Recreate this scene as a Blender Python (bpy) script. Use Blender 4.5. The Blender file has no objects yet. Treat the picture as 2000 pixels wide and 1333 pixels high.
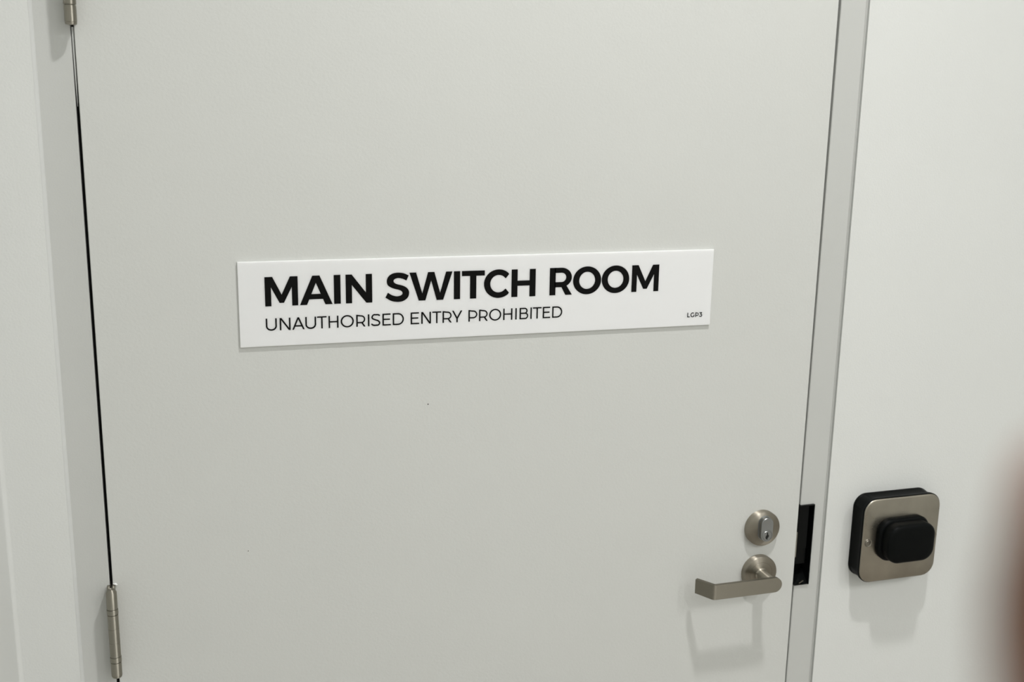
import bpy, bmesh, math
from mathutils import Vector, Matrix

# ------------------------------------------------------------------ camera
sc = bpy.context.scene
col = sc.collection
EYE = Vector((0.0, -1.2633, 1.65))
# world-from-camera rotation (columns: image right, image down, forward)
RM = ((0.9565561, -0.0486227, 0.2874653),
      (-0.2910892, -0.2145933, 0.932318),
      (0.0163563, -0.9754925, -0.2194241))
cam_data = bpy.data.cameras.new('camera')
cam = bpy.data.objects.new('camera', cam_data)
col.objects.link(cam)
rot = Matrix([[r[0], -r[1], -r[2]] for r in RM])
cam.matrix_world = Matrix.Translation(EYE) @ rot.to_4x4()
cam_data.sensor_width = 36.0
cam_data.lens = 37.946
cam_data.clip_start = 0.005
cam_data.clip_end = 50
cam_data.dof.use_dof = True
cam_data.dof.focus_distance = 1.33
cam_data.dof.aperture_fstop = 6.2
sc.camera = cam

# ------------------------------------------------------------------ world, lights, exposure
world = bpy.data.worlds.new('world')
world.use_nodes = True
world.node_tree.nodes['Background'].inputs[0].default_value = (0.9, 0.93, 1.0, 1)
world.node_tree.nodes['Background'].inputs[1].default_value = 0.05
sc.world = world
sc.view_settings.view_transform = 'Standard'
sc.view_settings.look = 'None'
sc.view_settings.gamma = 1.0
sc.view_settings.use_curve_mapping = False
sc.view_settings.exposure = 0.06

CEIL = 3.05
LAMPS = [  # x, y, watts, beam spread : ceiling downlights of the corridor
    (0.62, -0.76, 14.6, 135),
    (1.20, -2.85, 15.0, 150),
    (-0.02, -2.55, 1.0, 160),
    (2.10, -2.4, 13.5, 150),  # added fill lamp, lifts the lower right
]
for (lx, ly, w, beam) in LAMPS:
    ld = bpy.data.lights.new('downlight_lamp', 'AREA')
    ld.shape = 'DISK'
    ld.size = 0.11
    ld.spread = math.radians(beam)
    ld.energy = w
    ld.color = (1.0, 0.992, 0.98)
    lo = bpy.data.objects.new('downlight_lamp', ld)
    lo.location = (lx, ly, CEIL - 0.012)
    col.objects.link(lo)
# two large ceiling panels added down the corridor as soft fill light
FILL_PANELS = [(0.55, -3.3, 1.2, 0.35, 9.0), (1.9, -2.9, 0.6, 0.6, 8.0)]
for (lx, ly, sx, sy, w) in FILL_PANELS:
    ld = bpy.data.lights.new('fill_panel_lamp', 'AREA')
    ld.shape = 'RECTANGLE'
    ld.size = sx
    ld.size_y = sy
    ld.energy = w
    ld.color = (0.97, 0.985, 1.0)
    lo = bpy.data.objects.new('fill_panel_lamp', ld)
    lo.location = (lx, ly, CEIL - 0.03)
    col.objects.link(lo)

# ------------------------------------------------------------------ helpers
def tag(o, label=None, cat=None, group=None, kind=None):
    if label: o['label'] = label
    if cat: o['category'] = cat
    if group: o['group'] = group
    if kind: o['kind'] = kind
    return o

def obj(name, bm, mat, parent=None, origin=None, smooth=None, bevel=None):
    """link bm as ONE mesh object; bm is in world coordinates, origin becomes the object's own zero"""
    bmesh.ops.recalc_face_normals(bm, faces=bm.faces[:])
    org = Vector(origin) if origin is not None else Vector((0, 0, 0))
    for v in bm.verts:
        v.co -= org
    me = bpy.data.meshes.new(name)
    bm.to_mesh(me)
    bm.free()
    me.materials.append(mat)
    o = bpy.data.objects.new(name, me)
    col.objects.link(o)
    if parent is not None:
        o.parent = parent
        o.location = org - world_loc(parent)
    else:
        o.location = org
    if bevel:
        b = o.modifiers.new('bevel', 'BEVEL')
        b.width = bevel
        b.segments = 3
        b.limit_method = 'ANGLE'
        b.angle_limit = math.radians(35)
    if smooth is not None:
        for p in me.polygons:
            p.use_smooth = True
        me.set_sharp_from_angle(angle=math.radians(smooth))
    return o

def world_loc(o):
    p = Vector(o.location)
    while o.parent is not None:
        o = o.parent
        p += Vector(o.location)
    return p

def box(bm, x0, x1, y0, y1, z0, z1):
    vs = [bm.verts.new((x, y, z)) for x in (x0, x1) for y in (y0, y1) for z in (z0, z1)]
    for f in ((0, 1, 3, 2), (4, 6, 7, 5), (0, 4, 5, 1), (2, 3, 7, 6), (0, 2, 6, 4), (1, 5, 7, 3)):
        bm.faces.new([vs[i] for i in f])

def prism_y(bm, pts, y0, y1):
    """closed outline of (x, z) points extruded along y"""
    a = [bm.verts.new((x, y0, z)) for x, z in pts]
    b = [bm.verts.new((x, y1, z)) for x, z in pts]
    n = len(pts)
    bm.faces.new(a)
    bm.faces.new(b[::-1])
    for i in range(n):
        j = (i + 1) % n
        bm.faces.new((a[j], a[i], b[i], b[j]))

def prism_z(bm, pts, z0, z1):
    """closed outline of (x, y) points extruded along z"""
    a = [bm.verts.new((x, y, z0)) for x, y in pts]
    b = [bm.verts.new((x, y, z1)) for x, y in pts]
    n = len(pts)
    bm.faces.new(a)
    bm.faces.new(b[::-1])
    for i in range(n):
        j = (i + 1) % n
        bm.faces.new((a[j], a[i], b[i], b[j]))

def rrect(cx, cz, hx, hz, r, n=10):
    pts = []
    for sx, sz, a0 in ((1, 1, 0), (-1, 1, 90), (-1, -1, 180), (1, -1, 270)):
        for k in range(n + 1):
            a = math.radians(a0 + 90 * k / n)
            pts.append((cx + sx * (hx - r) + r * math.cos(a), cz + sz * (hz - r) + r * math.sin(a)))
    return pts

def loft_y(bm, rings, cap0=True, cap1=True):
    """rings = [(points, y)], all with the same count"""
    vr = [[bm.verts.new((x, y, z)) for x, z in pts] for pts, y in rings]
    n = len(vr[0])
    for a, b in zip(vr, vr[1:]):
        for i in range(n):
            j = (i + 1) % n
            bm.faces.new((a[i], a[j], b[j], b[i]))
    if cap0: bm.faces.new(vr[0])
    if cap1: bm.faces.new(vr[-1][::-1])

def lathe_y(bm, cx, cz, prof, n=72, a0=0.0):
    """prof = [(radius, y)]; r = 0 closes"""
    rings = []
    for r, y in prof:
        if r < 1e-6:
            rings.append([bm.verts.new((cx, y, cz))])
        else:
            rings.append([bm.verts.new((cx + r * math.cos(2 * math.pi * k / n + a0), y,
                                        cz + r * math.sin(2 * math.pi * k / n + a0))) for k in range(n)])
    for a, b in zip(rings, rings[1:]):
        for i in range(n):
            j = (i + 1) % n
            if len(a) == 1 and len(b) == 1: continue
            if len(a) == 1: bm.faces.new((a[0], b[j], b[i]))
            elif len(b) == 1: bm.faces.new((a[i], a[j], b[0]))
            else: bm.faces.new((a[i], a[j], b[j], b[i]))

def lathe_z(bm, cx, cy, prof, n=48):
    """prof = [(radius, z)] closed at both ends"""
    rings = []
    for r, z in prof:
        if r < 1e-6:
            rings.append([bm.verts.new((cx, cy, z))])
        else:
            rings.append([bm.verts.new((cx + r * math.cos(2 * math.pi * k / n),
                                        cy + r * math.sin(2 * math.pi * k / n), z)) for k in range(n)])
    for a, b in zip(rings, rings[1:]):
        for i in range(n):
            j = (i + 1) % n
            if len(a) == 1: bm.faces.new((a[0], b[j], b[i]))
            elif len(b) == 1: bm.faces.new((a[i], a[j], b[0]))
            else: bm.faces.new((a[i], a[j], b[j], b[i]))

# ------------------------------------------------------------------ materials
def new_mat(name, color, rough=0.5, metal=0.0, spec=0.5):
    m = bpy.data.materials.new(name)
    m.use_nodes = True
    nt = m.node_tree
    p = nt.nodes['Principled BSDF']
    p.inputs['Base Color'].default_value = (*color, 1)
    p.inputs['Roughness'].default_value = rough
    p.inputs['Metallic'].default_value = metal
    p.inputs['Specular IOR Level'].default_value = spec
    return m, nt, p

def N(nt, kind, **kw):
    n = nt.nodes.new(kind)
    for k, v in kw.items():
        setattr(n, k, v)
    return n

def painted(name, color, rough, scale, strength, mottling=0.03, spec=0.5, dist=0.0006):
    """roller-applied paint: fine orange-peel bump and very faint tonal mottling"""
    m, nt, p = new_mat(name, color, rough, 0, spec)
    tc = N(nt, 'ShaderNodeTexCoord')
    n1 = N(nt, 'ShaderNodeTexNoise')
    n1.inputs['Scale'].default_value = scale
    n1.inputs['Detail'].default_value = 3.0
    n1.inputs['Roughness'].default_value = 0.55
    nt.links.new(tc.outputs['Object'], n1.inputs['Vector'])
    b = N(nt, 'ShaderNodeBump')
    b.inputs['Strength'].default_value = strength
    b.inputs['Distance'].default_value = dist
    nt.links.new(n1.outputs['Fac'], b.inputs['Height'])
    nt.links.new(b.outputs['Normal'], p.inputs['Normal'])
    n2 = N(nt, 'ShaderNodeTexNoise')
    n2.inputs['Scale'].default_value = 9.0
    n2.inputs['Detail'].default_value = 1.5
    nt.links.new(tc.outputs['Object'], n2.inputs['Vector'])
    mx = N(nt, 'ShaderNodeMix', data_type='RGBA')
    mx.inputs[6].default_value = (*[c * (1 - mottling) for c in color], 1)
    mx.inputs[7].default_value = (*[min(1, c * (1 + mottling)) for c in color], 1)
    nt.links.new(n2.outputs['Fac'], mx.inputs[0])
    nt.links.new(mx.outputs[2], p.inputs['Base Color'])
    return m

def brushed(name, color, rough, aniso, axis='Y', radial=True, streak=(1, 1, 1), mott=0.12, scale=60, turn=0.0):
    """satin stainless steel with brushing direction and random cloudy mottling"""
    m, nt, p = new_mat(name, color, rough, 1.0)
    p.inputs['Anisotropic'].default_value = aniso
    tc = N(nt, 'ShaderNodeTexCoord')
    if radial:
        if axis == 'UP':          # straight brushing along the bar: the sheen spreads vertically
            t = N(nt, 'ShaderNodeCombineXYZ')
            t.inputs[2].default_value = 1.0
            nt.links.new(t.outputs[0], p.inputs['Tangent'])
        else:
            t = N(nt, 'ShaderNodeTangent', direction_type='RADIAL', axis=axis)
            nt.links.new(t.outputs['Tangent'], p.inputs['Tangent'])
        p.inputs['Anisotropic Rotation'].default_value = turn
    mp = N(nt, 'ShaderNodeMapping')
    mp.inputs['Scale'].default_value = streak
    nt.links.new(tc.outputs['Object'], mp.inputs['Vector'])
    n1 = N(nt, 'ShaderNodeTexNoise')
    n1.inputs['Scale'].default_value = scale
    n1.inputs['Detail'].default_value = 5
    nt.links.new(mp.outputs['Vector'], n1.inputs['Vector'])
    mx = N(nt, 'ShaderNodeMix', data_type='RGBA')
    mx.inputs[6].default_value = (*[c * (1 - mott) for c in color], 1)
    mx.inputs[7].default_value = (*[min(1, c * (1 + mott)) for c in color], 1)
    nt.links.new(n1.outputs['Fac'], mx.inputs[0])
    nt.links.new(mx.outputs[2], p.inputs['Base Color'])
    mr = N(nt, 'ShaderNodeMapRange')
    mr.inputs['To Min'].default_value = rough * 0.8
    mr.inputs['To Max'].default_value = rough * 1.25
    nt.links.new(n1.outputs['Fac'], mr.inputs['Value'])
    nt.links.new(mr.outputs['Result'], p.inputs['Roughness'])
    return m

M_WALL = painted('white_wall_paint', (0.695, 0.705, 0.684), 0.62, 420, 0.35, 0.015, 0.35)
M_CEIL = painted('white_ceiling_paint', (0.80, 0.80, 0.79), 0.8, 300, 0.2, 0.01, 0.3)
M_DOOR = painted('grey_door_enamel', (0.61, 0.617, 0.592), 0.34, 330, 0.30, 0.015, 0.45)
M_FRAME = painted('grey_frame_enamel', (0.535, 0.542, 0.521), 0.38, 500, 0.18, 0.015, 0.45)
M_CAULK = painted('white_caulk', (0.84, 0.85, 0.835), 0.5, 250, 0.4, 0.02, 0.4)
M_BEAD = painted('painted_over_sealant', (0.63, 0.64, 0.625), 0.5, 250, 0.3, 0.02, 0.4)
M_DARK, _, _ = new_mat('dark_shade_and_flecks', (0.004, 0.004, 0.004), 0.9)  # black for painted shade in gap and keyhole, also the flecks' own colour
M_STEEL = brushed('satin_steel_radial', (0.37, 0.34, 0.285), 0.48, 0.93, 'Y', True, mott=0.04, turn=0.25)
M_STEEL_LEVER = brushed('satin_steel_lever', (0.27, 0.25, 0.205), 0.46, 0.92, 'UP', True, streak=(0.15, 1, 3), mott=0.05, turn=0.0)
M_STEEL_NECK = brushed('satin_steel_neck', (0.40, 0.37, 0.31), 0.42, 0.85, 'Y', True, mott=0.04, turn=0.25)
M_HINGE = brushed('satin_steel_hinge', (0.38, 0.36, 0.305), 0.50, 0.96, 'Z', True, streak=(1, 1, 0.2), mott=0.03, turn=0.25)
M_SCREW = brushed('dull_steel_screw', (0.30, 0.28, 0.24), 0.40, 0.0, radial=False, mott=0.03)
M_PLATE = brushed('satin_steel_plate', (0.35, 0.322, 0.27), 0.28, 0.0, radial=False, mott=0.35, scale=20)  # strong mottling paints cloudy reflections into the steel colour
M_ZINC = brushed('satin_chrome_cylinder', (0.34, 0.35, 0.35), 0.36, 0.0, radial=False, mott=0.05)
M_BLACK, nt_, _ = new_mat('black_plastic', (0.0028, 0.0034, 0.0032), 0.40, 0, 0.08)
M_RUBBER, nt_, _ = new_mat('black_rubber', (0.0024, 0.0030, 0.0030), 0.42, 0, 0.08)
M_STRIKE, _, _ = new_mat('black_strike_steel', (0.003, 0.0035, 0.0035), 0.25, 0, 0.12)

# acrylic sign: slightly translucent white so the print leaves a soft halo
M_ACRYL, nt_, p_ = new_mat('white_acrylic', (0.885, 0.893, 0.895), 0.22, 0, 0.4)
p_.inputs['Subsurface Weight'].default_value = 1.0
p_.inputs['Subsurface Radius'].default_value = (1.0, 1.0, 1.0)
p_.inputs['Subsurface Scale'].default_value = 0.0055
M_INK, _, _ = new_mat('black_sign_print', (0.003, 0.003, 0.0028), 0.5, 0, 0.1)

# timber floor
M_FLOOR, nt_, p_ = new_mat('warm_timber_floor', (0.24, 0.14, 0.08), 0.4)
tc = N(nt_, 'ShaderNodeTexCoord')
mp = N(nt_, 'ShaderNodeMapping'); mp.inputs['Scale'].default_value = (7.0, 0.8, 1)
wv = N(nt_, 'ShaderNodeTexNoise'); wv.inputs['Scale'].default_value = 5; wv.inputs['Detail'].default_value = 6
cr = N(nt_, 'ShaderNodeValToRGB')
cr.color_ramp.elements[0].color = (0.27, 0.245, 0.215, 1)
cr.color_ramp.elements[1].color = (0.42, 0.39, 0.35, 1)
nt_.links.new(tc.outputs['Object'], mp.inputs['Vector'])
nt_.links.new(mp.outputs['Vector'], wv.inputs['Vector'])
nt_.links.new(wv.outputs['Fac'], cr.inputs['Fac'])
nt_.links.new(cr.outputs['Color'], p_.inputs['Base Color'])

# skin
M_SKIN, nt_, p_ = new_mat('skin', (0.42, 0.20, 0.125), 0.5, 0, 0.4)
p_.inputs['Subsurface Weight'].default_value = 0.25
p_.inputs['Subsurface Radius'].default_value = (1.0, 0.35, 0.2)
p_.inputs['Subsurface Scale'].default_value = 0.003
tc = N(nt_, 'ShaderNodeTexCoord')
n1 = N(nt_, 'ShaderNodeTexNoise'); n1.inputs['Scale'].default_value = 90; n1.inputs['Detail'].default_value = 6
cr = N(nt_, 'ShaderNodeValToRGB')
cr.color_ramp.elements[0].color = (0.125, 0.050, 0.021, 1)
cr.color_ramp.elements[1].color = (0.18, 0.078, 0.038, 1)
nt_.links.new(tc.outputs['Object'], n1.inputs['Vector'])
nt_.links.new(n1.outputs['Fac'], cr.inputs['Fac'])
nt_.links.new(cr.outputs['Color'], p_.inputs['Base Color'])
bp_ = N(nt_, 'ShaderNodeBump'); bp_.inputs['Distance'].default_value = 0.0003; bp_.inputs['Strength'].default_value = 0.4
nt_.links.new(n1.outputs['Fac'], bp_.inputs['Height']); nt_.links.new(bp_.outputs['Normal'], p_.inputs['Normal'])
M_NAIL, _, _ = new_mat('fingernail', (0.26, 0.125, 0.085), 0.3)
M_SLEEVE, _, _ = new_mat('dark_cotton', (0.03, 0.035, 0.05), 0.9)

# ------------------------------------------------------------------ the corridor shell
DX0, DX1 = -0.0985, 0.8212          # door leaf edges
FXL, FXR = -0.1377, 0.8615          # outer limits of the flat frame faces
WXL, WXR = -0.1412, 0.8655          # where the plaster begins
WALLY = -0.003                      # plaster stands 3 mm proud of the frame face
LEFT = -0.2075
RIGHT = 2.5
BACK = -3.7
DTOP = 2.050

bm = bmesh.new()
box(bm, LEFT - 0.1, WXL, WALLY, 0.12, 0, CEIL)
box(bm, WXR, RIGHT + 0.1, WALLY, 0.12, 0, CEIL)
box(bm, WXL, WXR, WALLY, 0.12, DTOP + 0.0425, CEIL)
tag(obj('wall_back', bm, M_WALL), kind='structure')
bm = bmesh.new(); box(bm, LEFT - 0.1, LEFT, BACK, WALLY, 0, CEIL)
tag(obj('wall_left', bm, M_WALL), kind='structure')
bm = bmesh.new(); box(bm, RIGHT, RIGHT + 0.1, BACK, WALLY, 0, CEIL)
tag(obj('wall_right', bm, M_WALL), kind='structure')
bm = bmesh.new(); box(bm, LEFT - 0.1, RIGHT + 0.1, BACK - 0.1, BACK, 0, CEIL)
tag(obj('wall_front', bm, M_WALL), kind='structure')
bm = bmesh.new(); box(bm, LEFT - 0.1, RIGHT + 0.1, BACK - 0.1, 0.12, -0.1, 0)
tag(obj('floor', bm, M_FLOOR), kind='structure')
bm = bmesh.new(); box(bm, LEFT - 0.1, RIGHT + 0.1, BACK - 0.1, 0.12, CEIL, CEIL + 0.1)
tag(obj('ceiling', bm, M_CEIL), kind='structure')
# soft sealant bead in the inner corner on the left
bm = bmesh.new()
w = 0.0045
prof = [(LEFT, WALLY)] + [(LEFT + w - w * math.sin(a) * 0.9, WALLY - w + w * math.cos(a) * 0.9)
                          for a in [math.radians(d) for d in (0, 22, 45, 68, 90)]]
prof = [(LEFT, WALLY), (LEFT + w, WALLY), (LEFT + w * .45, WALLY - w * .12), (LEFT + w * .12, WALLY - w * .45), (LEFT, WALLY - w)]
prism_z(bm, prof, 0, CEIL)
tag(obj('trim_2', bm, M_WALL, smooth=60), kind='structure')

# ------------------------------------------------------------------ steel door frame (trim_1)
GL = -0.1019        # inner edge of left jamb face
GR_T, GR_B = 0.8250, 0.8233   # inner edge of right jamb face (gap narrows downwards)
REB = 0.042         # depth of the rebate behind the door leaf
frame = bpy.data.objects.new('trim_1', None); col.objects.link(frame)
frame.location = (0.36, 0.0, 0.0)
tag(frame, kind='structure')

def jamb_left(z0, z1):
    bm = bmesh.new()
    pts = [(GL, 0.0008), (GL - 0.0008, 0.0), (FXL, 0.0), (FXL - 0.0014, -0.0006), (FXL - 0.0030, -0.0022), (WXL, WALLY + 0.0004),
           (WXL, 0.1), (GL + 0.018, 0.1), (GL + 0.018, REB), (GL, REB)]
    prism_z(bm, pts, z0, z1)
    return bm
obj('frame_jamb', jamb_left(0, DTOP + 0.003), M_FRAME, frame, smooth=40)

bm = bmesh.new()
prism_z(bm, [(FXL + 0.0004, -0.00005), (FXL + 0.0002, -0.0006), (FXL - 0.0018, -0.0021), (WXL + 0.0001, WALLY - 0.0001), (WXL + 0.0001, -0.0001), (FXL - 0.001, -0.00005)], 0, DTOP + 0.003)
obj('sealant_bead', bm, M_BEAD, frame, smooth=60)
# right jamb, cut away around the electric strike
SZ0, SZ1 = 1.65 - 0.6815, 1.65 - 0.5585
def jamb_right():
    bm = bmesh.new()
    def sec(z):
        t = (z - 0.9) / (1.75 - 0.9)
        g = GR_B + (GR_T - GR_B) * max(0, min(1.2, t))
        return [(g, 0.0008), (g + 0.0008, 0.0), (FXR, 0.0), (FXR + 0.0004, -0.0005), (FXR + 0.0009, -0.0021),
                (FXR + 0.0012, -0.0024), (FXR + 0.0015, -0.0020), (FXR + 0.0016, 0.001), (WXR, 0.001), (WXR, 0.1), (g - 0.018, 0.1), (g - 0.018, REB), (g, REB)]
    def cut(z):
        s = sec(z)
        x = 0.8455
        s2 = [(x, 0.034), (x, 0.0)] + s[2:]
        return s2[:1] + s2[1:] if False else s2
    def slab(f, zs):
        rings = []
        for z in zs:
            rings.append([bm.verts.new((x, y, z)) for x, y in f(z)])
        n = len(rings[0])
        for a, b in zip(rings, rings[1:]):
            for i in range(n):
                j = (i + 1) % n
                bm.faces.new((a[i], a[j], b[j], b[i]))
        bm.faces.new(rings[0]); bm.faces.new(rings[-1][::-1])
    slab(sec, [0, 0.5, SZ0])
    def cutsec(z):
        s = sec(z)
        return [(0.8455, 0.034), (0.8455, 0.0)] + s[2:11] + [(0.806, 0.1), (0.806, 0.034)]
    slab(cutsec, [SZ0, SZ1])
    slab(sec, [SZ1, 1.3, 1.75, DTOP + 0.003])
    return bm
obj('frame_jamb', jamb_right(), M_FRAME, frame, smooth=40)
bm = bmesh.new()
box(bm, FXL - 0.003, FXR + 0.002, 0.0, 0.1, DTOP + 0.003, DTOP + 0.0425)
box(bm, GL, 0.8246, REB, 0.1, DTOP - 0.016, DTOP + 0.003)
obj('frame_head', bm, M_FRAME, frame)
# near-black strips behind the leaf edges, painted as the shade inside the gap
bm = bmesh.new()
box(bm, GL, DX0, 0.012, 0.018, 0.0, DTOP)
box(bm, DX1, 0.8246, 0.016, 0.02, 0.0, SZ0)
box(bm, DX1, 0.8246, 0.016, 0.02, SZ1, DTOP)
obj('gap_shade', bm, M_DARK, frame)
# frayed sliver of masking/paint in the gap under the upper hinge
bm = bmesh.new()
pr = [(-0.1011, 1.716), (-0.0992, 1.716), (-0.0996, 1.66), (-0.1001, 1.634), (-0.1004, 1.634), (-0.1009, 1.67)]
prism_y(bm, pr, 0.002, 0.0028)
obj('seal_sliver', bm, M_FRAME, frame)

# electric strike: black housing with lip, hollow pocket and sloped keeper
strike = bpy.data.objects.new('electric_strike', None); col.objects.link(strike)
strike.parent = frame; strike.location = Vector((0.834, 0, (SZ0 + SZ1) / 2)) - frame.location
strike['label'] = 'black metal strike plate set into the grey jamb'
bm = bmesh.new()
SX0, SX1, SP = 0.8222, 0.8452, -0.0035
t = 0.0014
box(bm, SX1 - t, SX1, SP, 0.034, SZ0, SZ1)             # outer lip
box(bm, SX0, SX1 - t, SP, 0.034, SZ1 - t, SZ1)         # top lip
box(bm, SX0, SX1 - t, SP + 0.001, 0.034, SZ0, SZ0 + t) # bottom lip
box(bm, SX0, SX1 - t, 0.020, 0.034, SZ0 + t, SZ1 - t)  # pocket floor
obj('strike_housing', bm, M_STRIKE, strike)
bm = bmesh.new()
box(bm, SX0 + 0.0005, SX1 - 0.006, 0.001, 0.020, SZ0 + 0.055, SZ1 - t)
box(bm, SX0 + 0.0005, SX1 - 0.0045, 0.004, 0.020, SZ0 + 0.030, SZ0 + 0.055)
obj('strike_keeper', bm, M_STRIKE, strike, bevel=0.0006)
bm = bmesh.new()      # sloped ramp at the foot that catches the light
prism = [(SX0, SZ0 + t), (SX1 - t, SZ0 + t), (SX1 - t, SZ0 + 0.016), (SX0, SZ0 + 0.006)]
a = [bm.verts.new((x, y, z)) for (x, z), y in zip(prism, (-0.002, -0.002, 0.016, 0.010))]
b = [bm.verts.new((x, 0.02, z)) for (x, z) in prism]
bm.faces.new(a); bm.faces.new(b[::-1])
for i in range(4):
    j = (i + 1) % 4
    bm.faces.new((a[j], a[i], b[i], b[j]))
obj('strike_ramp', bm, M_STRIKE, strike)
bm = bmesh.new()
prism_y(bm, [(0.8285, SZ0 + 0.0035), (0.8300, SZ0 + 0.0033), (0.8365, SZ0 + 0.0068), (0.8350, SZ0 + 0.0070)], -0.0035, -0.0015)
obj('strike_glint', bm, M_STEEL_LEVER, strike)  # bright steel sliver put in as the glint at the foot

# ------------------------------------------------------------------ the door leaf (door_1)
bm = bmesh.new()
box(bm, DX0, DX1, 0.0, 0.040, 0.008, DTOP)
door = tag(obj('door_1', bm, M_DOOR, origin=(0.361, 0.02, 0.008), bevel=0.0009), kind='structure')

# hinges: knuckle standing 16 mm in front of the gap, on two leaves
def hinge(zc):
    kx, ky, r = -0.0996, -0.0155, 0.0061
    zt, zb = zc + 0.056, zc - 0.056
    h = bpy.data.objects.new('hinge', None); col.objects.link(h)
    h.parent = door; h.location = Vector((kx, ky, zc)) - world_loc(door)
    bm = bmesh.new()
    def groove(prof, z, g=0.0002, d=0.00025):
        prof += [(r, z + g), (r - d, z + g * 0.6), (r - d, z - g * 0.6), (r, z - g)]
    prof = [(0, zt), (r - 0.0022, zt), (r, zt - 0.0035)]
    groove(prof, zt - 0.0277 + 0.0035, 0.0005, 0.0014)
    groove(prof, zt - 0.0277 - 0.0035, 0.0005, 0.0014)
    groove(prof, zt - 0.0490)
    groove(prof, zt - 0.0670)
    groove(prof, zt - 0.0887 + 0.0035, 0.0005, 0.0014)
    groove(prof, zt - 0.0887 - 0.0035, 0.0005, 0.0014)
    prof += [(r, zb + 0.0030), (r - 0.0005, zb + 0.0028), (r - 0.0005, zb + 0.0025), (r - 0.0001, zb + 0.0022),
             (r - 0.0006, zb + 0.0003), (r - 0.0014, zb), (0, zb)]
    lathe_z(bm, kx, ky, prof)
    obj('knuckle', bm, M_HINGE, h, origin=(kx, ky, zc), smooth=40)
    for z in (zt - 0.0277, zt - 0.0887):
        bm = bmesh.new()
        prof = [(0, z + 0.0033), (r - 0.0004, z + 0.0033), (r - 0.0004, z + 0.0031), (r + 0.0003, z + 0.0029), (r + 0.0003, z - 0.0029),
                (r - 0.0004, z - 0.0031), (r - 0.0004, z - 0.0033), (0, z - 0.0033)]
        lathe_z(bm, kx, ky, prof)
        obj('bearing_ring', bm, M_HINGE, h, origin=(kx, ky, z), smooth=40)
    for (x0, x1, xf) in ((-0.1046, -0.1008, -0.1019), (-0.0996, -0.0958, -0.0985)):
        bm = bmesh.new()
        box(bm, x0, x1, ky + 0.003, -0.0002, zb + 0.001, zt - 0.0008)
        xa, xb = (-0.1018, -0.1008) if x0 < -0.1 else (-0.0996, -0.0986)
        box(bm, xa, xb, -0.0002, 0.011, zb + 0.001, zt - 0.0008)
        obj('hinge_leaf', bm, M_HINGE, h, bevel=0.0003)
    return h
hinge(1.65 - 0.623)
hinge(1.65 + 0.1232)
hinge(0.22)
# blob of white paint at the leaf above the lower hinge
bm = bmesh.new()
bmesh.ops.create_icosphere(bm, subdivisions=3, radius=1.0)
for v in bm.verts:
    x, y, z = v.co
    v.co = Vector((-0.0957 + 0.0026 * x - 0.0002 * z, -0.0014 + 0.0012 * y,
                   1.65 - 0.5672 + 0.0012 * z * (1 + 0.5 * math.sin(4 * x)) - 0.0007 * x))
o = obj('paint_drip', bm, M_CAULK, door, smooth=80)
o['label'] = 'small dried white paint drip above the hinge'

# lock rosette with keyed cylinder
RX = 0.7615
lock = bpy.data.objects.new('cylinder_lock', None); col.objects.link(lock)
lock.parent = door; lock.location = Vector((RX, 0, 1.65 - 0.585)) - world_loc(door)
lz = 1.65 - 0.585
bm = bmesh.new()
lathe_y(bm, RX, lz, [(0.0255, 0), (0.0255, -0.0080), (0.0252, -0.0088), (0.0240, -0.0098), (0.0215, -0.0105), (0.0, -0.0108)], 96)
obj('rosette', bm, M_STEEL, lock, origin=(RX, 0, lz), smooth=30)
def pill(cx, cz, hh, r, n=20):
    pts = []
    for k in range(n + 1):
        a = math.pi * k / n
        pts.append((cx + r * math.cos(a), cz + hh + r * math.sin(a)))
    for k in range(n + 1):
        a = math.pi + math.pi * k / n
        pts.append((cx + r * math.cos(a), cz - hh + r * math.sin(a)))
    return pts
bm = bmesh.new()
cz = 1.65 - 0.5825
loft_y(bm, [(pill(RX, cz, 0.0082, 0.0100), -0.0100), (pill(RX, cz, 0.0082, 0.0100), -0.0112), (pill(RX, cz, 0.0082, 0.0092), -0.0113),
            (pill(RX, cz, 0.0082, 0.0092), -0.0181), (pill(RX, cz, 0.0082, 0.0087), -0.0187)])
body = obj('cylinder_body', bm, M_ZINC, lock, origin=(RX, -0.012, cz), smooth=30)
pz = cz - 0.0085
bm = bmesh.new()
lathe_y(bm, RX, pz, [(0.0, -0.0160), (0.0070, -0.0160), (0.0070, -0.0190), (0.0066, -0.0195), (0, -0.0195)], 48)
plug = obj('key_plug', bm, M_ZINC, body, origin=(RX, -0.017, pz), smooth=30)
bm = bmesh.new()
kp = [(-0.0006, 0.0052), (0.0009, 0.0052), (0.0012, 0.0022), (0.0026, 0.0004), (0.0022, -0.0018), (0.0010, -0.0030), (0.0022, -0.0052),
      (-0.0008, -0.0052), (-0.0026, -0.0030), (-0.0022, -0.0004), (-0.0008, 0.0012)]
prism_y(bm, [(RX + x, pz + z) for x, z in kp], -0.01975, -0.0193)
obj('keyhole', bm, M_DARK, body, origin=(RX, -0.018, pz))  # flat black shape painted as the shade inside the keyway
bm = bmesh.new()
kp = [(0.0, -0.0030), (0.0012, -0.0034), (0.0024, -0.0050), (0.0018, -0.0056), (0.0006, -0.0046)]
prism_y(bm, [(RX + x, pz + z) for x, z in kp], -0.0200, -0.0195)
obj('key_pin', bm, M_ZINC, body, origin=(RX, -0.018, pz))
bm = bmesh.new()       # raised rim around the plug
lathe_y(bm, RX, pz, [(0.0088, -0.0184), (0.0087, -0.0191), (0.0078, -0.0191), (0.0078, -0.0184)], 48)
obj('plug_rim', bm, M_ZINC, body, origin=(RX, -0.017, pz), smooth=30)

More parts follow.
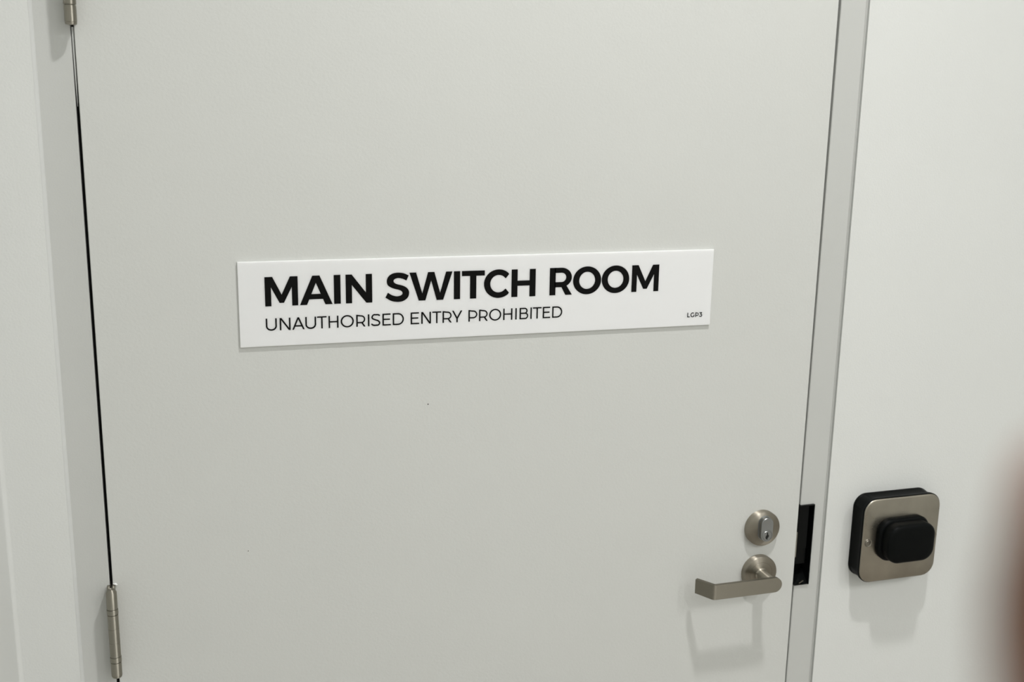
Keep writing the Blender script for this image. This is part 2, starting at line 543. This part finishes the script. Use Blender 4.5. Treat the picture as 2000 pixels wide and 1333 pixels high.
# lever handle
hz = 1.65 - 0.6525
lev = bpy.data.objects.new('lever_handle', None); col.objects.link(lev)
lev.parent = door; lev.location = Vector((RX, 0, hz)) - world_loc(door)
bm = bmesh.new()
lathe_y(bm, RX, hz, [(0.0258, 0), (0.0258, -0.0080), (0.0255, -0.0088), (0.0245, -0.0097), (0.0190, -0.0105), (0.0178, -0.0105), (0.0176, -0.0101), (0.0172, -0.0101), (0.0170, -0.0105),
                     (0.0, -0.0105)], 96)
obj('rosette', bm, M_STEEL, lev, origin=(RX, 0, hz), smooth=28)
bm = bmesh.new()
lathe_y(bm, RX, hz, [(0.0098, -0.0105), (0.0098, -0.0125), (0.0082, -0.0140), (0.0078, -0.018), (0.0078, -0.0445), (0.0, -0.0445)], 48)
obj('lever_neck', bm, M_STEEL_NECK, lev, origin=(RX, -0.03, hz), smooth=35)
# sweep of a flat bar: centreline (x, y) with a height at each station
R_END, TH, LZ = 0.0107, 0.0050, 1.65 - 0.6520
st = []
n = 14
for k in range(n + 1):
    a = math.pi / 2 * k / n
    st.append((RX + R_END * math.cos(a), -0.0465, 2 * R_END * math.sin(a) if k else 0.0022))
st += [(0.74, -0.0465, 0.0214), (0.71, -0.0465, 0.0214)]
ax, tipx, tipy = 0.6695, 0.6545, -0.0215
d1 = Vector((-1, 0)); d2 = (Vector((tipx, tipy)) - Vector((ax, -0.0465))).normalized()
rb = 0.0028
c0 = Vector((ax, -0.0465))
for k in range(9):
    t_ = k / 8
    p0 = c0 - d1 * rb; p1 = c0; p2 = c0 + d2 * rb
    q = p0 * (1 - t_) ** 2 + p1 * 2 * t_ * (1 - t_) + p2 * t_ ** 2
    st.append((q.x, q.y, 0.0214))
st += [(tipx * .5 + c0.x * .5, tipy * .5 + c0.y * .5, 0.0210), (tipx, tipy, 0.0206)]
bm = bmesh.new()
rings = []
for i, (x, y, h) in enumerate(st):
    a = Vector(st[max(0, i - 1)][:2]); b = Vector(st[min(len(st) - 1, i + 1)][:2])
    t_ = (b - a).normalized()
    nrm = Vector((-t_.y, t_.x))
    ring = []
    for s, u in ((-1, -1), (1, -1), (1, 1), (-1, 1)):
        ring.append(bm.verts.new((x + nrm.x * s * TH / 2, y + nrm.y * s * TH / 2, LZ + u * h / 2)))
    rings.append(ring)
for a, b in zip(rings, rings[1:]):
    for i in range(4):
        j = (i + 1) % 4
        bm.faces.new((a[i], a[j], b[j], b[i]))
bm.faces.new(rings[0]); bm.faces.new(rings[-1][::-1])
obj('lever', bm, M_STEEL_LEVER, lev, origin=(RX, -0.0465, LZ), smooth=35, bevel=0.0006)
# latch faceplate showing in the gap
bm = bmesh.new()
box(bm, DX1 - 0.0002, DX1 + 0.0012, -0.0002, 0.028, 1.65 - 0.638, 1.65 - 0.600)
obj('latch_bolt', bm, M_HINGE, door, bevel=0.0003)
# two tiny flecks on the leaf
for (x, z, r) in ((0.2818, 1.65 - 0.3725, 0.0008), (0.0582, 1.65 - 0.543, 0.0006)):
    bm = bmesh.new()
    lathe_y(bm, x, z, [(r, 0.0), (r * .8, -0.0002), (0, -0.0003)], 10)
    obj('paint_fleck', bm, M_DARK, door)

# ------------------------------------------------------------------ the sign
SY = -0.0030
sign = bpy.data.objects.new('door_sign', None); col.objects.link(sign)
sign.location = (0.3604, 0.0, 1.65 - 0.238)
tag(sign, 'long white acrylic sign lettered MAIN SWITCH ROOM, stuck on the grey door', 'sign')
bm = bmesh.new()
box(bm, 0.0584, 0.6622, SY, -0.0001, 1.65 - 0.2883, 1.65 - 0.1877)
obj('sign_panel', bm, M_ACRYL, sign, origin=(0.3604, 0, 1.412), bevel=0.0003)

INK0, INK1 = SY - 0.00012, SY + 0.0002

def poly(bm, pts, k=0):
    """pts in mm on the door plane, z measured from eye level; k lifts overlaps apart by microns"""
    prism_y(bm, [(x / 1000, 1.65 + z / 1000) for x, z in pts], INK0 - k * 0.000004, INK1)

def cr_spline(P, n=6, closed=False):
    out = []
    m = len(P)
    rng = range(m) if closed else range(m - 1)
    for i in rng:
        p0 = P[(i - 1) % m] if closed or i > 0 else P[0]
        p1 = P[i]; p2 = P[(i + 1) % m]
        p3 = P[(i + 2) % m] if closed or i + 2 < m else P[m - 1]
        for k in range(n):
            t = k / n
            out.append(tuple(0.5 * ((2 * b) + (-a + c) * t + (2 * a - 5 * b + 4 * c - d) * t * t + (-a + 3 * b - 3 * c + d) * t ** 3)
                             for a, b, c, d in zip(p0, p1, p2, p3)))
    if not closed: out.append(P[-1])
    return out

def strip(bm, L, R, k=0):
    """closed band between two matching polylines, as quads (no n-gon concavity)"""
    s = 1 / 1000.0
    y0, y1 = INK0 - k * 0.000004, INK1
    A = [bm.verts.new((x * s, y0, 1.65 + z * s)) for x, z in L]
    B = [bm.verts.new((x * s, y0, 1.65 + z * s)) for x, z in R]
    for i in range(len(A) - 1):
        bm.faces.new((A[i], A[i + 1], B[i + 1], B[i]))
    A2 = [bm.verts.new((x * s, y1, 1.65 + z * s)) for x, z in L]
    B2 = [bm.verts.new((x * s, y1, 1.65 + z * s)) for x, z in R]
    for i in range(len(A) - 1):
        bm.faces.new((A2[i], A[i], A[i + 1], A2[i + 1]) if False else (A[i], A2[i], A2[i + 1], A[i + 1]))
        bm.faces.new((B[i], B[i + 1], B2[i + 1], B2[i]))
    bm.faces.new((A[0], B[0], B2[0], A2[0])); bm.faces.new((A[-1], A2[-1], B2[-1], B[-1]))

def stroke(bm, pts, w, k=0):
    L, R = [], []
    m = len(pts)
    for i in range(m):
        p = Vector(pts[i])
        a = Vector(pts[i - 1]) if i else None
        b = Vector(pts[i + 1]) if i < m - 1 else None
        d1 = (p - a).normalized() if a else (b - p).normalized()
        d2 = (b - p).normalized() if b else d1
        d = (d1 + d2).normalized()
        nrm = Vector((-d.y, d.x))
        c = max(0.35, d.dot(d1))
        L.append(tuple(p + nrm * w / 2 / c)); R.append(tuple(p - nrm * w / 2 / c))
    strip(bm, L, R, k)

def arc(cx, cz, rx, rz, a0, a1, n=28):
    return [(cx + rx * math.cos(math.radians(a0 + (a1 - a0) * i / n)), cz + rz * math.sin(math.radians(a0 + (a1 - a0) * i / n)))
            for i in range(n + 1)]

def ring(bm, cx, cz, ro, zo, ri, zi, a0=0, a1=360, n=72):
    strip(bm, arc(cx, cz, ro, zo, a0, a1, n), arc(cx, cz, ri, zi, a0, a1, n))

# ---- title, heavy geometric capitals, outlines measured off the sign
T0, T1 = -206.1, -240.6       # cap line, base line
bm = bmesh.new()
def bold_M(x0, x1):
    s = (x1 - x0) / 37.7
    X = lambda v: x0 + v * s
    poly(bm, [(X(0), T0), (X(0), T1), (X(7.0), T1), (X(7.0), T0 - 12.3), (X(16.4), T1 + 3.6), (X(21.4), T1 + 3.6),
              (X(30.8), T0 - 12.3), (X(30.8), T1), (X(37.7), T1), (X(37.7), T0), (X(28.9), T0), (X(19.0), T0 - 21.1), (X(8.8), T0)])
def bold_I(x0, x1):
    poly(bm, [(x0, T0), (x0, T1), (x1, T1), (x1, T0)])
bold_M(88.2, 126.0)
# A : outline with its counter as a separate crossbar
poly(bm, [(128.0, T1), (142.9, T0), (151.3, T0), (146.9, -214.7), (136.2, T1)])
poly(bm, [(146.9, -214.7), (151.3, T0), (166.0, T1), (157.6, T1)], 1)
poly(bm, [(141.2, -227.9), (152.3, -227.9), (155.0, -234.1), (138.8, -234.1)], 2)
bold_I(167.9, 175.7)
poly(bm, [(181.8, T0), (181.8, T1), (189.1, T1), (189.1, -218.7), (206.1, T1), (213.2, T1), (213.2, T0), (205.7, T0), (205.7, -228.2), (189.0, T0)])
# S : measured outline, smoothed, split in two matching sides
S_OUT = [(257.5, -209.3), (251.5, -206.6), (244.8, -205.6), (239.0, -206.3), (234.6, -208.4), (231.7, -212.0), (230.9, -216.3), (232.1, -220.4), (235.5, -223.1), (240.3, -225.1), (245.2, -226.4), (248.6, -228.1), (249.9, -230.8), (248.1, -233.2), (243.6, -234.3), (239.5, -233.7), (236.1, -232.2), (232.2, -229.5)]
S_IN = [(254.7, -215.5), (250.0, -213.2), (244.9, -212.2), (241.6, -212.8), (239.6, -214.1), (239.1, -215.8), (239.8, -217.3), (241.6, -218.8), (244.5, -219.9), (249.4, -221.3), (253.6, -223.2), (256.7, -226.2), (258.0, -230.5), (256.9, -235.2), (253.5, -238.7), (243.8, -241.1), (236.5, -239.8), (229.1, -235.5)]
S_OUT[13:] = [(248.3, -233.1), (243.8, -234.3), (239.5, -233.6), (236.1, -232.2), (232.2, -229.5)]
S_IN[13:] = [(256.2, -236.3), (250.5, -240.3), (243.6, -241.1), (236.3, -239.7), (229.1, -235.4)][:5]
S_OUT = S_OUT[:18]
A_ = cr_spline(S_OUT, 5); B_ = cr_spline(S_IN, 5)
m_ = min(len(A_), len(B_))
strip(bm, A_[:m_], B_[:m_])
poly(bm, [(258.4, T0), (269.8, T1), (277.9, T1), (285.1, -216.4), (281.3, T0), (274.1, -231.9), (266.6, T0)])
poly(bm, [(281.3, T0), (285.1, -216.4), (291.9, T1), (300.0, T1), (311.5, T0), (303.6, T0), (296.2, -231.9), (289.1, T0)], 1)
bold_I(313.4, 321.2)
poly(bm, [(323.4, T0), (323.4, -212.4), (333.7, -212.4), (333.7, T1), (341.6, T1), (341.6, -212.4), (352.3, -212.4), (352.3, T0)])
# C
cx, cz_ = 370.0, -223.2
L_ = [(383.5, -211.6)] + arc(cx, cz_, 18.6, 17.8, 44, 316, 60)[1:-1] + [(383.5, -234.7)]
R_ = [(379.2, -216.8)] + arc(cx + .1, cz_, 10.7, 10.9, 40, 320, 60)[1:-1] + [(379.1, -229.6)]
strip(bm, L_, R_)
# H
poly(bm, [(386.7, T0), (386.7, T1), (394.5, T1), (394.5, -226.7), (410.2, -226.7), (410.2, T1), (418.0, T1), (418.0, T0),
          (410.2, T0), (410.2, -220.3), (394.5, -220.3), (394.5, T0)])
# R
T0, T1 = -205.8, -240.4
poly(bm, [(436.6, T0), (436.6, T1), (444.4, T1), (444.4, T0)])
mid = (-212.1 - 223.9) / 2
strip(bm, [(443.0, T0)] + arc(452.0, -218.1, 13.9, 12.3, 90, -90, 30) + [(443.0, -230.4)],
      [(443.0, -212.1)] + arc(452.2, mid, 6.2, 5.9, 90, -90, 30) + [(443.0, -223.9)])
poly(bm, [(452.0, -229.9), (457.8, T1), (466.5, T1), (459.2, -228.9), (456.0, -228.0)], 1)
ring(bm, 486.6, -222.9, 18.9, 17.8, 10.7, 10.95)
ring(bm, 525.2, -222.8, 18.8, 17.8, 10.7, 10.95)
T0, T1 = -205.5, -240.1
bold_M(547.6, 585.2)
obj('title_lettering', bm, M_INK, sign, origin=(0.34, SY, 1.65 - 0.223))['label'] = 'heavy black capitals reading MAIN SWITCH ROOM'

# ---- light and medium capitals drawn as strokes
def glyph(bm, ch, x0, x1, zt, zb, w):
    W, H = x1 - x0, zt - zb
    h = w / 2
    wh = w * 0.90                  # horizontals a touch thinner
    def P(x, z): return (x0 + x, zb + z)
    def vbar(x): poly(bm, [P(x - h, 0), P(x + h, 0), P(x + h, H), P(x - h, H)])
    def hbar(xa, xb, z, k=1): poly(bm, [P(xa, z - wh / 2), P(xb, z - wh / 2), P(xb, z + wh / 2), P(xa, z + wh / 2)], k)
    def A(cx, cz, rx, rz, a0, a1, n=26): return [P(*q) for q in arc(cx, cz, rx, rz, a0, a1, n)]
    def diag(xa, za, xb, zb_, k=2, ww=None):
        """diagonal cut square at top and bottom: horizontal width hw"""
        dx, dz = xb - xa, zb_ - za
        hw = (ww or w) * math.hypot(dx, dz) / abs(dz) / 2
        poly(bm, [P(xa - hw, za), P(xa + hw, za), P(xb + hw, zb_), P(xb - hw, zb_)], k)
    if ch == 'U':
        r = W / 2 - h
        stroke(bm, [P(h, H)] + A(W / 2, r * 1.02, r, r * 1.02 - h, 180, 360) + [P(W - h, H)], w)
    elif ch == 'N':
        vbar(h); vbar(W - h)
        hw = w * 0.62
        poly(bm, [P(0, H), P(hw * 2, H), P(W, 0), P(W - hw * 2, 0)], 1)
    elif ch == 'A':
        hw = h * 1.12
        diag(hw, 0, W / 2, H, 1); diag(W - hw, 0, W / 2, H, 2)
        hbar(W * 0.20, W * 0.80, H * 0.30, 3)
    elif ch == 'T':
        hbar(0, W, H - wh / 2); poly(bm, [P(W / 2 - h, 0), P(W / 2 + h, 0), P(W / 2 + h, H), P(W / 2 - h, H)])
    elif ch == 'H':
        vbar(h); vbar(W - h); hbar(h, W - h, H * 0.51)
    elif ch == 'O':
        ring(bm, x0 + W / 2, zb + H / 2, W / 2, H / 2 + .15, W / 2 - w, H / 2 + .15 - wh)
    elif ch in 'RP':
        vbar(h)
        zl = H * (0.34 if ch == 'R' else 0.33)
        ry = (H - wh - zl) / 2
        xr = W - h - (0.25 if ch == 'R' else 0)
        rx = min(ry * 1.0, W * .55)
        stroke(bm, [P(h, H - wh / 2)] + A(xr - rx, zl + wh / 2 + ry - wh / 2 + .0, rx, ry + wh / 2 - wh / 2, 90, -90) + [P(h, zl)], wh, 1)
        if ch == 'R':
            diag(W * 0.60, zl + .1, W - h * 1.25, 0, 2)
    elif ch == 'I':
        poly(bm, [P(W / 2 - h, 0), P(W / 2 + h, 0), P(W / 2 + h, H), P(W / 2 - h, H)])
    elif ch == 'S':
        c = [(.95, .855), (.76, .935), (.52, 1 - h / H), (.26, .93), (.105, .75), (.20, .605), (.48, .515), (.76, .43), (.915, .265), (.80, .09), (.52, h / H), (.24, .075), (.03, .185)]
        stroke(bm, cr_spline([P(x * W, z * H) for x, z in c], 5), w * .97)
    elif ch == 'E':
        vbar(h); hbar(h, W, wh / 2); hbar(h, W - .25, H - wh / 2); hbar(h, W - 1.1, H * 0.52)
    elif ch == 'D':
        vbar(h)
        ry = H / 2 - wh / 2
        rx = ry * 0.98
        stroke(bm, [P(h, H - wh / 2)] + A(W - h - rx, H / 2, rx, ry, 90, -90, 34) + [P(h, wh / 2)], w * .95, 1)
    elif ch == 'Y':
        xs = W / 2 - .1
        poly(bm, [P(xs - h, 0), P(xs + h, 0), P(xs + h, H * .36), P(xs - h, H * .36)])
        diag(xs, H * 0.32, h * 1.1, H, 1); diag(xs, H * 0.32, W - h * 1.1, H, 2)
    elif ch == 'B':
        vbar(h)
        zl = H * 0.52
        r1 = (H - wh / 2 - zl) / 2
        stroke(bm, [P(h, H - wh / 2)] + A(W - h - .9 - r1, zl + r1, r1, r1, 90, -90) + [P(h, zl)], wh, 1)
        r2 = (zl - wh / 2) / 2
        stroke(bm, [P(h, zl)] + A(W - h - r2, wh / 2 + r2, r2, r2, 90, -90) + [P(h, wh / 2)], wh, 2)
    elif ch == 'L':
        vbar(h); hbar(h, W, wh / 2)
    elif ch == 'G':
        rx, rz = W / 2 - h + .25, H / 2 - h + .05
        stroke(bm, A(W / 2 + .25, H / 2, rx, rz, 48, 318, 34) + [P(W - h, H * .17)], w)
        poly(bm, [P(W - w, H * .12), P(W, H * .14), P(W, H * .52), P(W - w, H * .52)], 1)
    elif ch == '3':
        hbar(W * .06, W * .93, H - wh / 2)
        stroke(bm, [P(W * .80, H - wh * .7), P(W * .46, H * .60)], w, 1)
        c = [(.36, .58), (.55, .585), (.78, .52), (.90, .33), (.80, .145), (.52, h / H), (.25, .10), (.06, .20)]
        stroke(bm, cr_spline([P(x * W, z * H) for x, z in c], 5), w, 2)

bm = bmesh.new()
LINE2 = [('U', 88.1, 100.7), ('N', 104.0, 116.4), ('A', 118.3, 132.7), ('U', 133.6, 146.2), ('T', 147.4, 158.6), ('H', 160.8, 172.5),
         ('O', 175.1, 190.8), ('R', 193.7, 204.8), ('I', 207.7, 209.4), ('S', 211.5, 222.7), ('E', 225.2, 235.4), ('D', 237.7, 251.4),
         ('E', 259.7, 270.2), ('N', 272.8, 284.8), ('T', 286.5, 297.7), ('R', 299.3, 310.9), ('Y', 311.3, 324.1),
         ('P', 332.0, 343.3), ('R', 345.5, 356.8), ('O', 358.5, 374.0), ('H', 376.6, 388.5), ('I', 392.4, 394.1), ('B', 397.9, 409.3),
         ('I', 412.1, 413.8), ('T', 415.2, 426.7), ('E', 428.4, 438.4), ('D', 440.9, 454.3)]
for c_, a_, b_ in LINE2:
    f = (a_ - 88) / 366
    glyph(bm, c_, a_, b_, -255.0 + 0.2 * f, -269.65 + 0.4 * f, 1.75)
obj('subtitle_lettering', bm, M_INK, sign, origin=(0.27, SY, 1.65 - 0.262))['label'] = 'thin black capitals reading UNAUTHORISED ENTRY PROHIBITED'
bm = bmesh.new()
for c_, a_, b_ in (('L', 628.6, 632.3), ('G', 633.2, 638.8), ('P', 640.2, 645.0), ('3', 645.7, 649.9)):
    glyph(bm, c_, a_, b_, -270.6, -276.8, 1.05)
obj('code_lettering', bm, M_INK, sign, origin=(0.639, SY, 1.65 - 0.2737))['label'] = 'tiny black code LGP3 in the sign corner'

# ------------------------------------------------------------------ wall-mounted push button
PX, PZ = 0.9722, 1.65 - 0.6120
btn = bpy.data.objects.new('push_button_switch', None); col.objects.link(btn)
btn.location = (PX, WALLY, PZ)
tag(btn, 'square steel-faced switch with black rounded button, on the white wall right of the door', 'switch')
bm = bmesh.new()
HB = 0.0625
loft_y(bm, [(rrect(PX, PZ, HB + .0008, HB + .0008, 0.0195), WALLY - 0.0002), (rrect(PX, PZ, HB + .0008, HB + .0008, 0.0195), WALLY - 0.003), (rrect(PX, PZ, HB, HB, 0.019), WALLY - 0.004),
            (rrect(PX, PZ, HB, HB, 0.019), WALLY - 0.0235)])
obj('back_box', bm, M_BLACK, btn, origin=(PX, WALLY, PZ), smooth=40)
bm = bmesh.new()
loft_y(bm, [(rrect(PX, PZ, 0.0625, 0.0625, 0.019), WALLY - 0.0220), (rrect(PX, PZ, 0.0642, 0.0642, 0.0205), WALLY - 0.0226),
            (rrect(PX, PZ, 0.0644, 0.0644, 0.0205), WALLY - 0.0265), (rrect(PX, PZ, 0.0636, 0.0636, 0.020), WALLY - 0.0275)])
obj('gasket', bm, M_RUBBER, btn, origin=(PX, WALLY - 0.024, PZ), smooth=40)
PF = WALLY - 0.0292
bm = bmesh.new()
loft_y(bm, [(rrect(PX, PZ, 0.0630, 0.0630, 0.0195), WALLY - 0.0268), (rrect(PX, PZ, 0.0634, 0.0634, 0.0198), PF + 0.0012),
            (rrect(PX, PZ, 0.0630, 0.0630, 0.0195), PF + 0.0006), (rrect(PX, PZ, 0.0622, 0.0622, 0.0190), PF + 0.0002), (rrect(PX, PZ, 0.0614, 0.0614, 0.0184), PF)])
obj('face_plate', bm, M_PLATE, btn, origin=(PX, PF, PZ), smooth=50)
for sx in (-0.0535, 0.0565):
    bm = bmesh.new()
    lathe_y(bm, PX + sx, PZ - 0.0015, [(0.0062, PF + 0.0002), (0.0058, PF - 0.0004), (0.0048, PF - 0.0001), (0.0042, PF + 0.0001), (0.0036, PF - 0.0003), (0.0034, PF - 0.0008), (0.0016, PF - 0.0009), (0.0015, PF - 0.0003), (0, PF - 0.0003)], 32)
    obj('screw', bm, M_SCREW, btn, origin=(PX + sx, PF, PZ - 0.0015), smooth=35)
BX, BZ = 0.9725, 1.65 - 0.6095
bm = bmesh.new()
def rr(hx, hz, r): return rrect(BX, BZ, hx * 0.972, hz * 0.955, r * 0.96, 12)
loft_y(bm, [(rr(0.0430, 0.0335, 0.022), PF + 0.0002), (rr(0.0434, 0.0338, 0.022), PF - 0.0060), (rr(0.0424, 0.0328, 0.022), PF - 0.0085),
            (rr(0.0405, 0.0310, 0.021), PF - 0.0098)])
collar = obj('button_collar', bm, M_RUBBER, btn, origin=(BX, PF, BZ), smooth=50)
bm = bmesh.new()
loft_y(bm, [(rr(0.0390, 0.0295, 0.020), PF - 0.0092), (rr(0.0396, 0.0300, 0.020), PF - 0.0120), (rr(0.0400, 0.0302, 0.020), PF - 0.0220), (rr(0.0395, 0.0298, 0.0196), PF - 0.0250),
            (rr(0.0380, 0.0284, 0.0185), PF - 0.0268), (rr(0.0350, 0.0256, 0.016), PF - 0.0277), (rr(0.028, 0.019, 0.012), PF - 0.0281)])
obj('button_pad', bm, M_RUBBER, collar, origin=(BX, PF - 0.02, BZ), smooth=60)

# ------------------------------------------------------------------ ceiling fittings (light the corridor; above the frame)
M_GLOW = bpy.data.materials.new('lamp_diffuser'); M_GLOW.use_nodes = True
pg = M_GLOW.node_tree.nodes['Principled BSDF']
pg.inputs['Emission Color'].default_value = (1, 0.98, 0.93, 1)
pg.inputs['Emission Strength'].default_value = 1.5
M_TRIM, _, _ = new_mat('white_fitting', (0.8, 0.8, 0.78), 0.4)
WHERE = ['nearest the door', 'in the middle of the far end', 'by the left wall', 'by the right wall, added as fill']
for (lx, ly, w, beam), wh in zip(LAMPS, WHERE):
    e = bpy.data.objects.new('downlight', None); col.objects.link(e)
    e.location = (lx, ly, CEIL)
    tag(e, 'round white recessed ceiling downlight ' + wh, 'downlight', 'ceiling downlights')
    bm = bmesh.new()
    lathe_z(bm, lx, ly, [(0.048, CEIL), (0.062, CEIL), (0.060, CEIL - 0.004), (0.052, CEIL - 0.006), (0.048, CEIL - 0.004), (0.048, CEIL - 0.0001)])
    obj('trim_ring', bm, M_TRIM, e, smooth=40)
    bm = bmesh.new()
    lathe_z(bm, lx, ly, [(0, CEIL - 0.0005), (0.047, CEIL - 0.0005), (0.047, CEIL - 0.003), (0, CEIL - 0.003)])
    obj('diffuser', bm, M_GLOW, e)
for (lx, ly, sx, sy, w), wh in zip(FILL_PANELS, ('across the corridor end', 'toward the right')):
    e = bpy.data.objects.new('fill_light_panel', None); col.objects.link(e)  # unseen fitting added for the fill light
    e.location = (lx, ly, CEIL)
    tag(e, 'flat rectangular ceiling panel added as fill light ' + wh, 'ceiling light', 'added fill panels')
    bm = bmesh.new()
    box(bm, lx - sx / 2 - .02, lx + sx / 2 + .02, ly - sy / 2 - .02, ly + sy / 2 + .02, CEIL - 0.02, CEIL - 0.0002)
    obj('frame', bm, M_TRIM, e)
    bm = bmesh.new()
    box(bm, lx - sx / 2, lx + sx / 2, ly - sy / 2, ly + sy / 2, CEIL - 0.023, CEIL - 0.0199)
    obj('diffuser', bm, M_GLOW, e)

# ------------------------------------------------------------------ the photographer's hand beside the lens
def hand_pt(x, y, z):
    """x right, y up, z forward of the eye, in metres, turned into the room's own coordinates"""
    v = Vector((x - 0.0068, -y, z))
    return EYE + Vector([sum(r[i] * v[i] for i in range(3)) for r in RM])

chains = {
    'arm': [((0.155, -0.330, -0.120), .040), ((0.125, -0.250, -0.075), .034), ((0.102, -0.185, -0.035), .028), ((0.092, -0.155, -0.015), .027)],
}
verts, edges, radii = [], [], []
def add(p, r, prev=None):
    verts.append(hand_pt(*p)); radii.append(r)
    if prev is not None: edges.append((prev, len(verts) - 1))
    return len(verts) - 1
prev = None
for p, r in chains['arm']:
    prev = add(p, r, prev)
wrist = prev
palm = add((0.083, -0.120, 0.005), .026, wrist)
# knuckle row
k_i = add((0.066, -0.088, 0.040), .0115, palm)
k_m = add((0.078, -0.082, 0.024), .0125, palm)
k_r = add((0.092, -0.083, 0.010), .0120, palm)
k_l = add((0.104, -0.088, -0.004), .0110, palm)
# index raised alongside the lens
a = add((0.0555, -0.056, 0.058), .0098, k_i)
a = add((0.0482, -0.032, 0.068), .0092, a)
a = add((0.0458, -0.018, 0.0720), .0084, a)
tip_i = add((0.0484, -0.0085, 0.0745), .0060, a)
# the other fingers curled round the camera grip
def curl(k, base, dirn, lens):
    p = Vector(base); prev = k
    for (d, L, r) in zip(dirn, lens, (.0092, .0085, .0072)):
        p = p + Vector(d).normalized() * L
        prev = add(tuple(p), r, prev)
curl(k_m, (0.078, -0.082, 0.024), [(-.15, .35, .9), (-.75, -.1, .5), (-.8, -.5, -.3)], (.040, .024, .018))
curl(k_r, (0.092, -0.083, 0.010), [(-.05, .25, .9), (-.75, -.2, .5), (-.8, -.5, -.3)], (.037, .023, .017))
curl(k_l, (0.104, -0.088, -0.004), [(0.05, .15, .9), (-.75, -.3, .5), (-.8, -.5, -.3)], (.030, .019, .016))
# thumb from the side of the palm
b_ = add((0.062, -0.122, 0.006), .0150, palm)
b_ = add((0.050, -0.098, -0.006), .0115, b_)
b_ = add((0.046, -0.072, -0.010), .0095, b_)
me = bpy.data.meshes.new('person')
me.from_pydata([tuple(v) for v in verts], edges, [])
me.materials.append(M_SKIN)
person = bpy.data.objects.new('person', me)
col.objects.link(person)
sk = person.modifiers.new('skin', 'SKIN')
sk.use_smooth_shade = True
for i, r in enumerate(radii):
    me.skin_vertices[0].data[i].radius = (r, r)
    me.skin_vertices[0].data[i].use_root = (i == 0)
ss = person.modifiers.new('subd', 'SUBSURF'); ss.levels = 2; ss.render_levels = 2
tag(person, 'person holding the camera, only a blurred brown fingertip showing at the right edge', 'person')
# fingernail on the back of the index fingertip
bm = bmesh.new()
bmesh.ops.create_uvsphere(bm, u_segments=20, v_segments=12, radius=1.0)
for v in bm.verts:
    x, y, z = v.co
    v.co = hand_pt(0.0472 + 0.0046 * x, -0.0135 + 0.0062 * y, 0.0805 - abs(x) ** 2 * .002 + 0.0009 * z)
obj('fingernail', bm, M_NAIL, person, smooth=80)
# dark sleeve at the forearm
bm = bmesh.new()
c0, c1 = hand_pt(0.190, -0.420, -0.175), hand_pt(0.122, -0.243, -0.071)
ax_ = (c1 - c0).normalized(); u_ = ax_.orthogonal().normalized(); v_ = ax_.cross(u_)
rings = []
for t_, r in ((0, .056), (.5, .052), (1, .047), (1.0, .043), (.6, .043)):
    c = c0.lerp(c1, t_)
    rings.append([bm.verts.new(c + (u_ * math.cos(q) + v_ * math.sin(q)) * r) for q in [2 * math.pi * k / 32 for k in range(32)]])
for A1, B1 in zip(rings, rings[1:]):
    for i in range(32):
        j = (i + 1) % 32
        bm.faces.new((A1[i], A1[j], B1[j], B1[i]))
bm.faces.new(rings[0])
obj('sleeve', bm, M_SLEEVE, person, smooth=60)
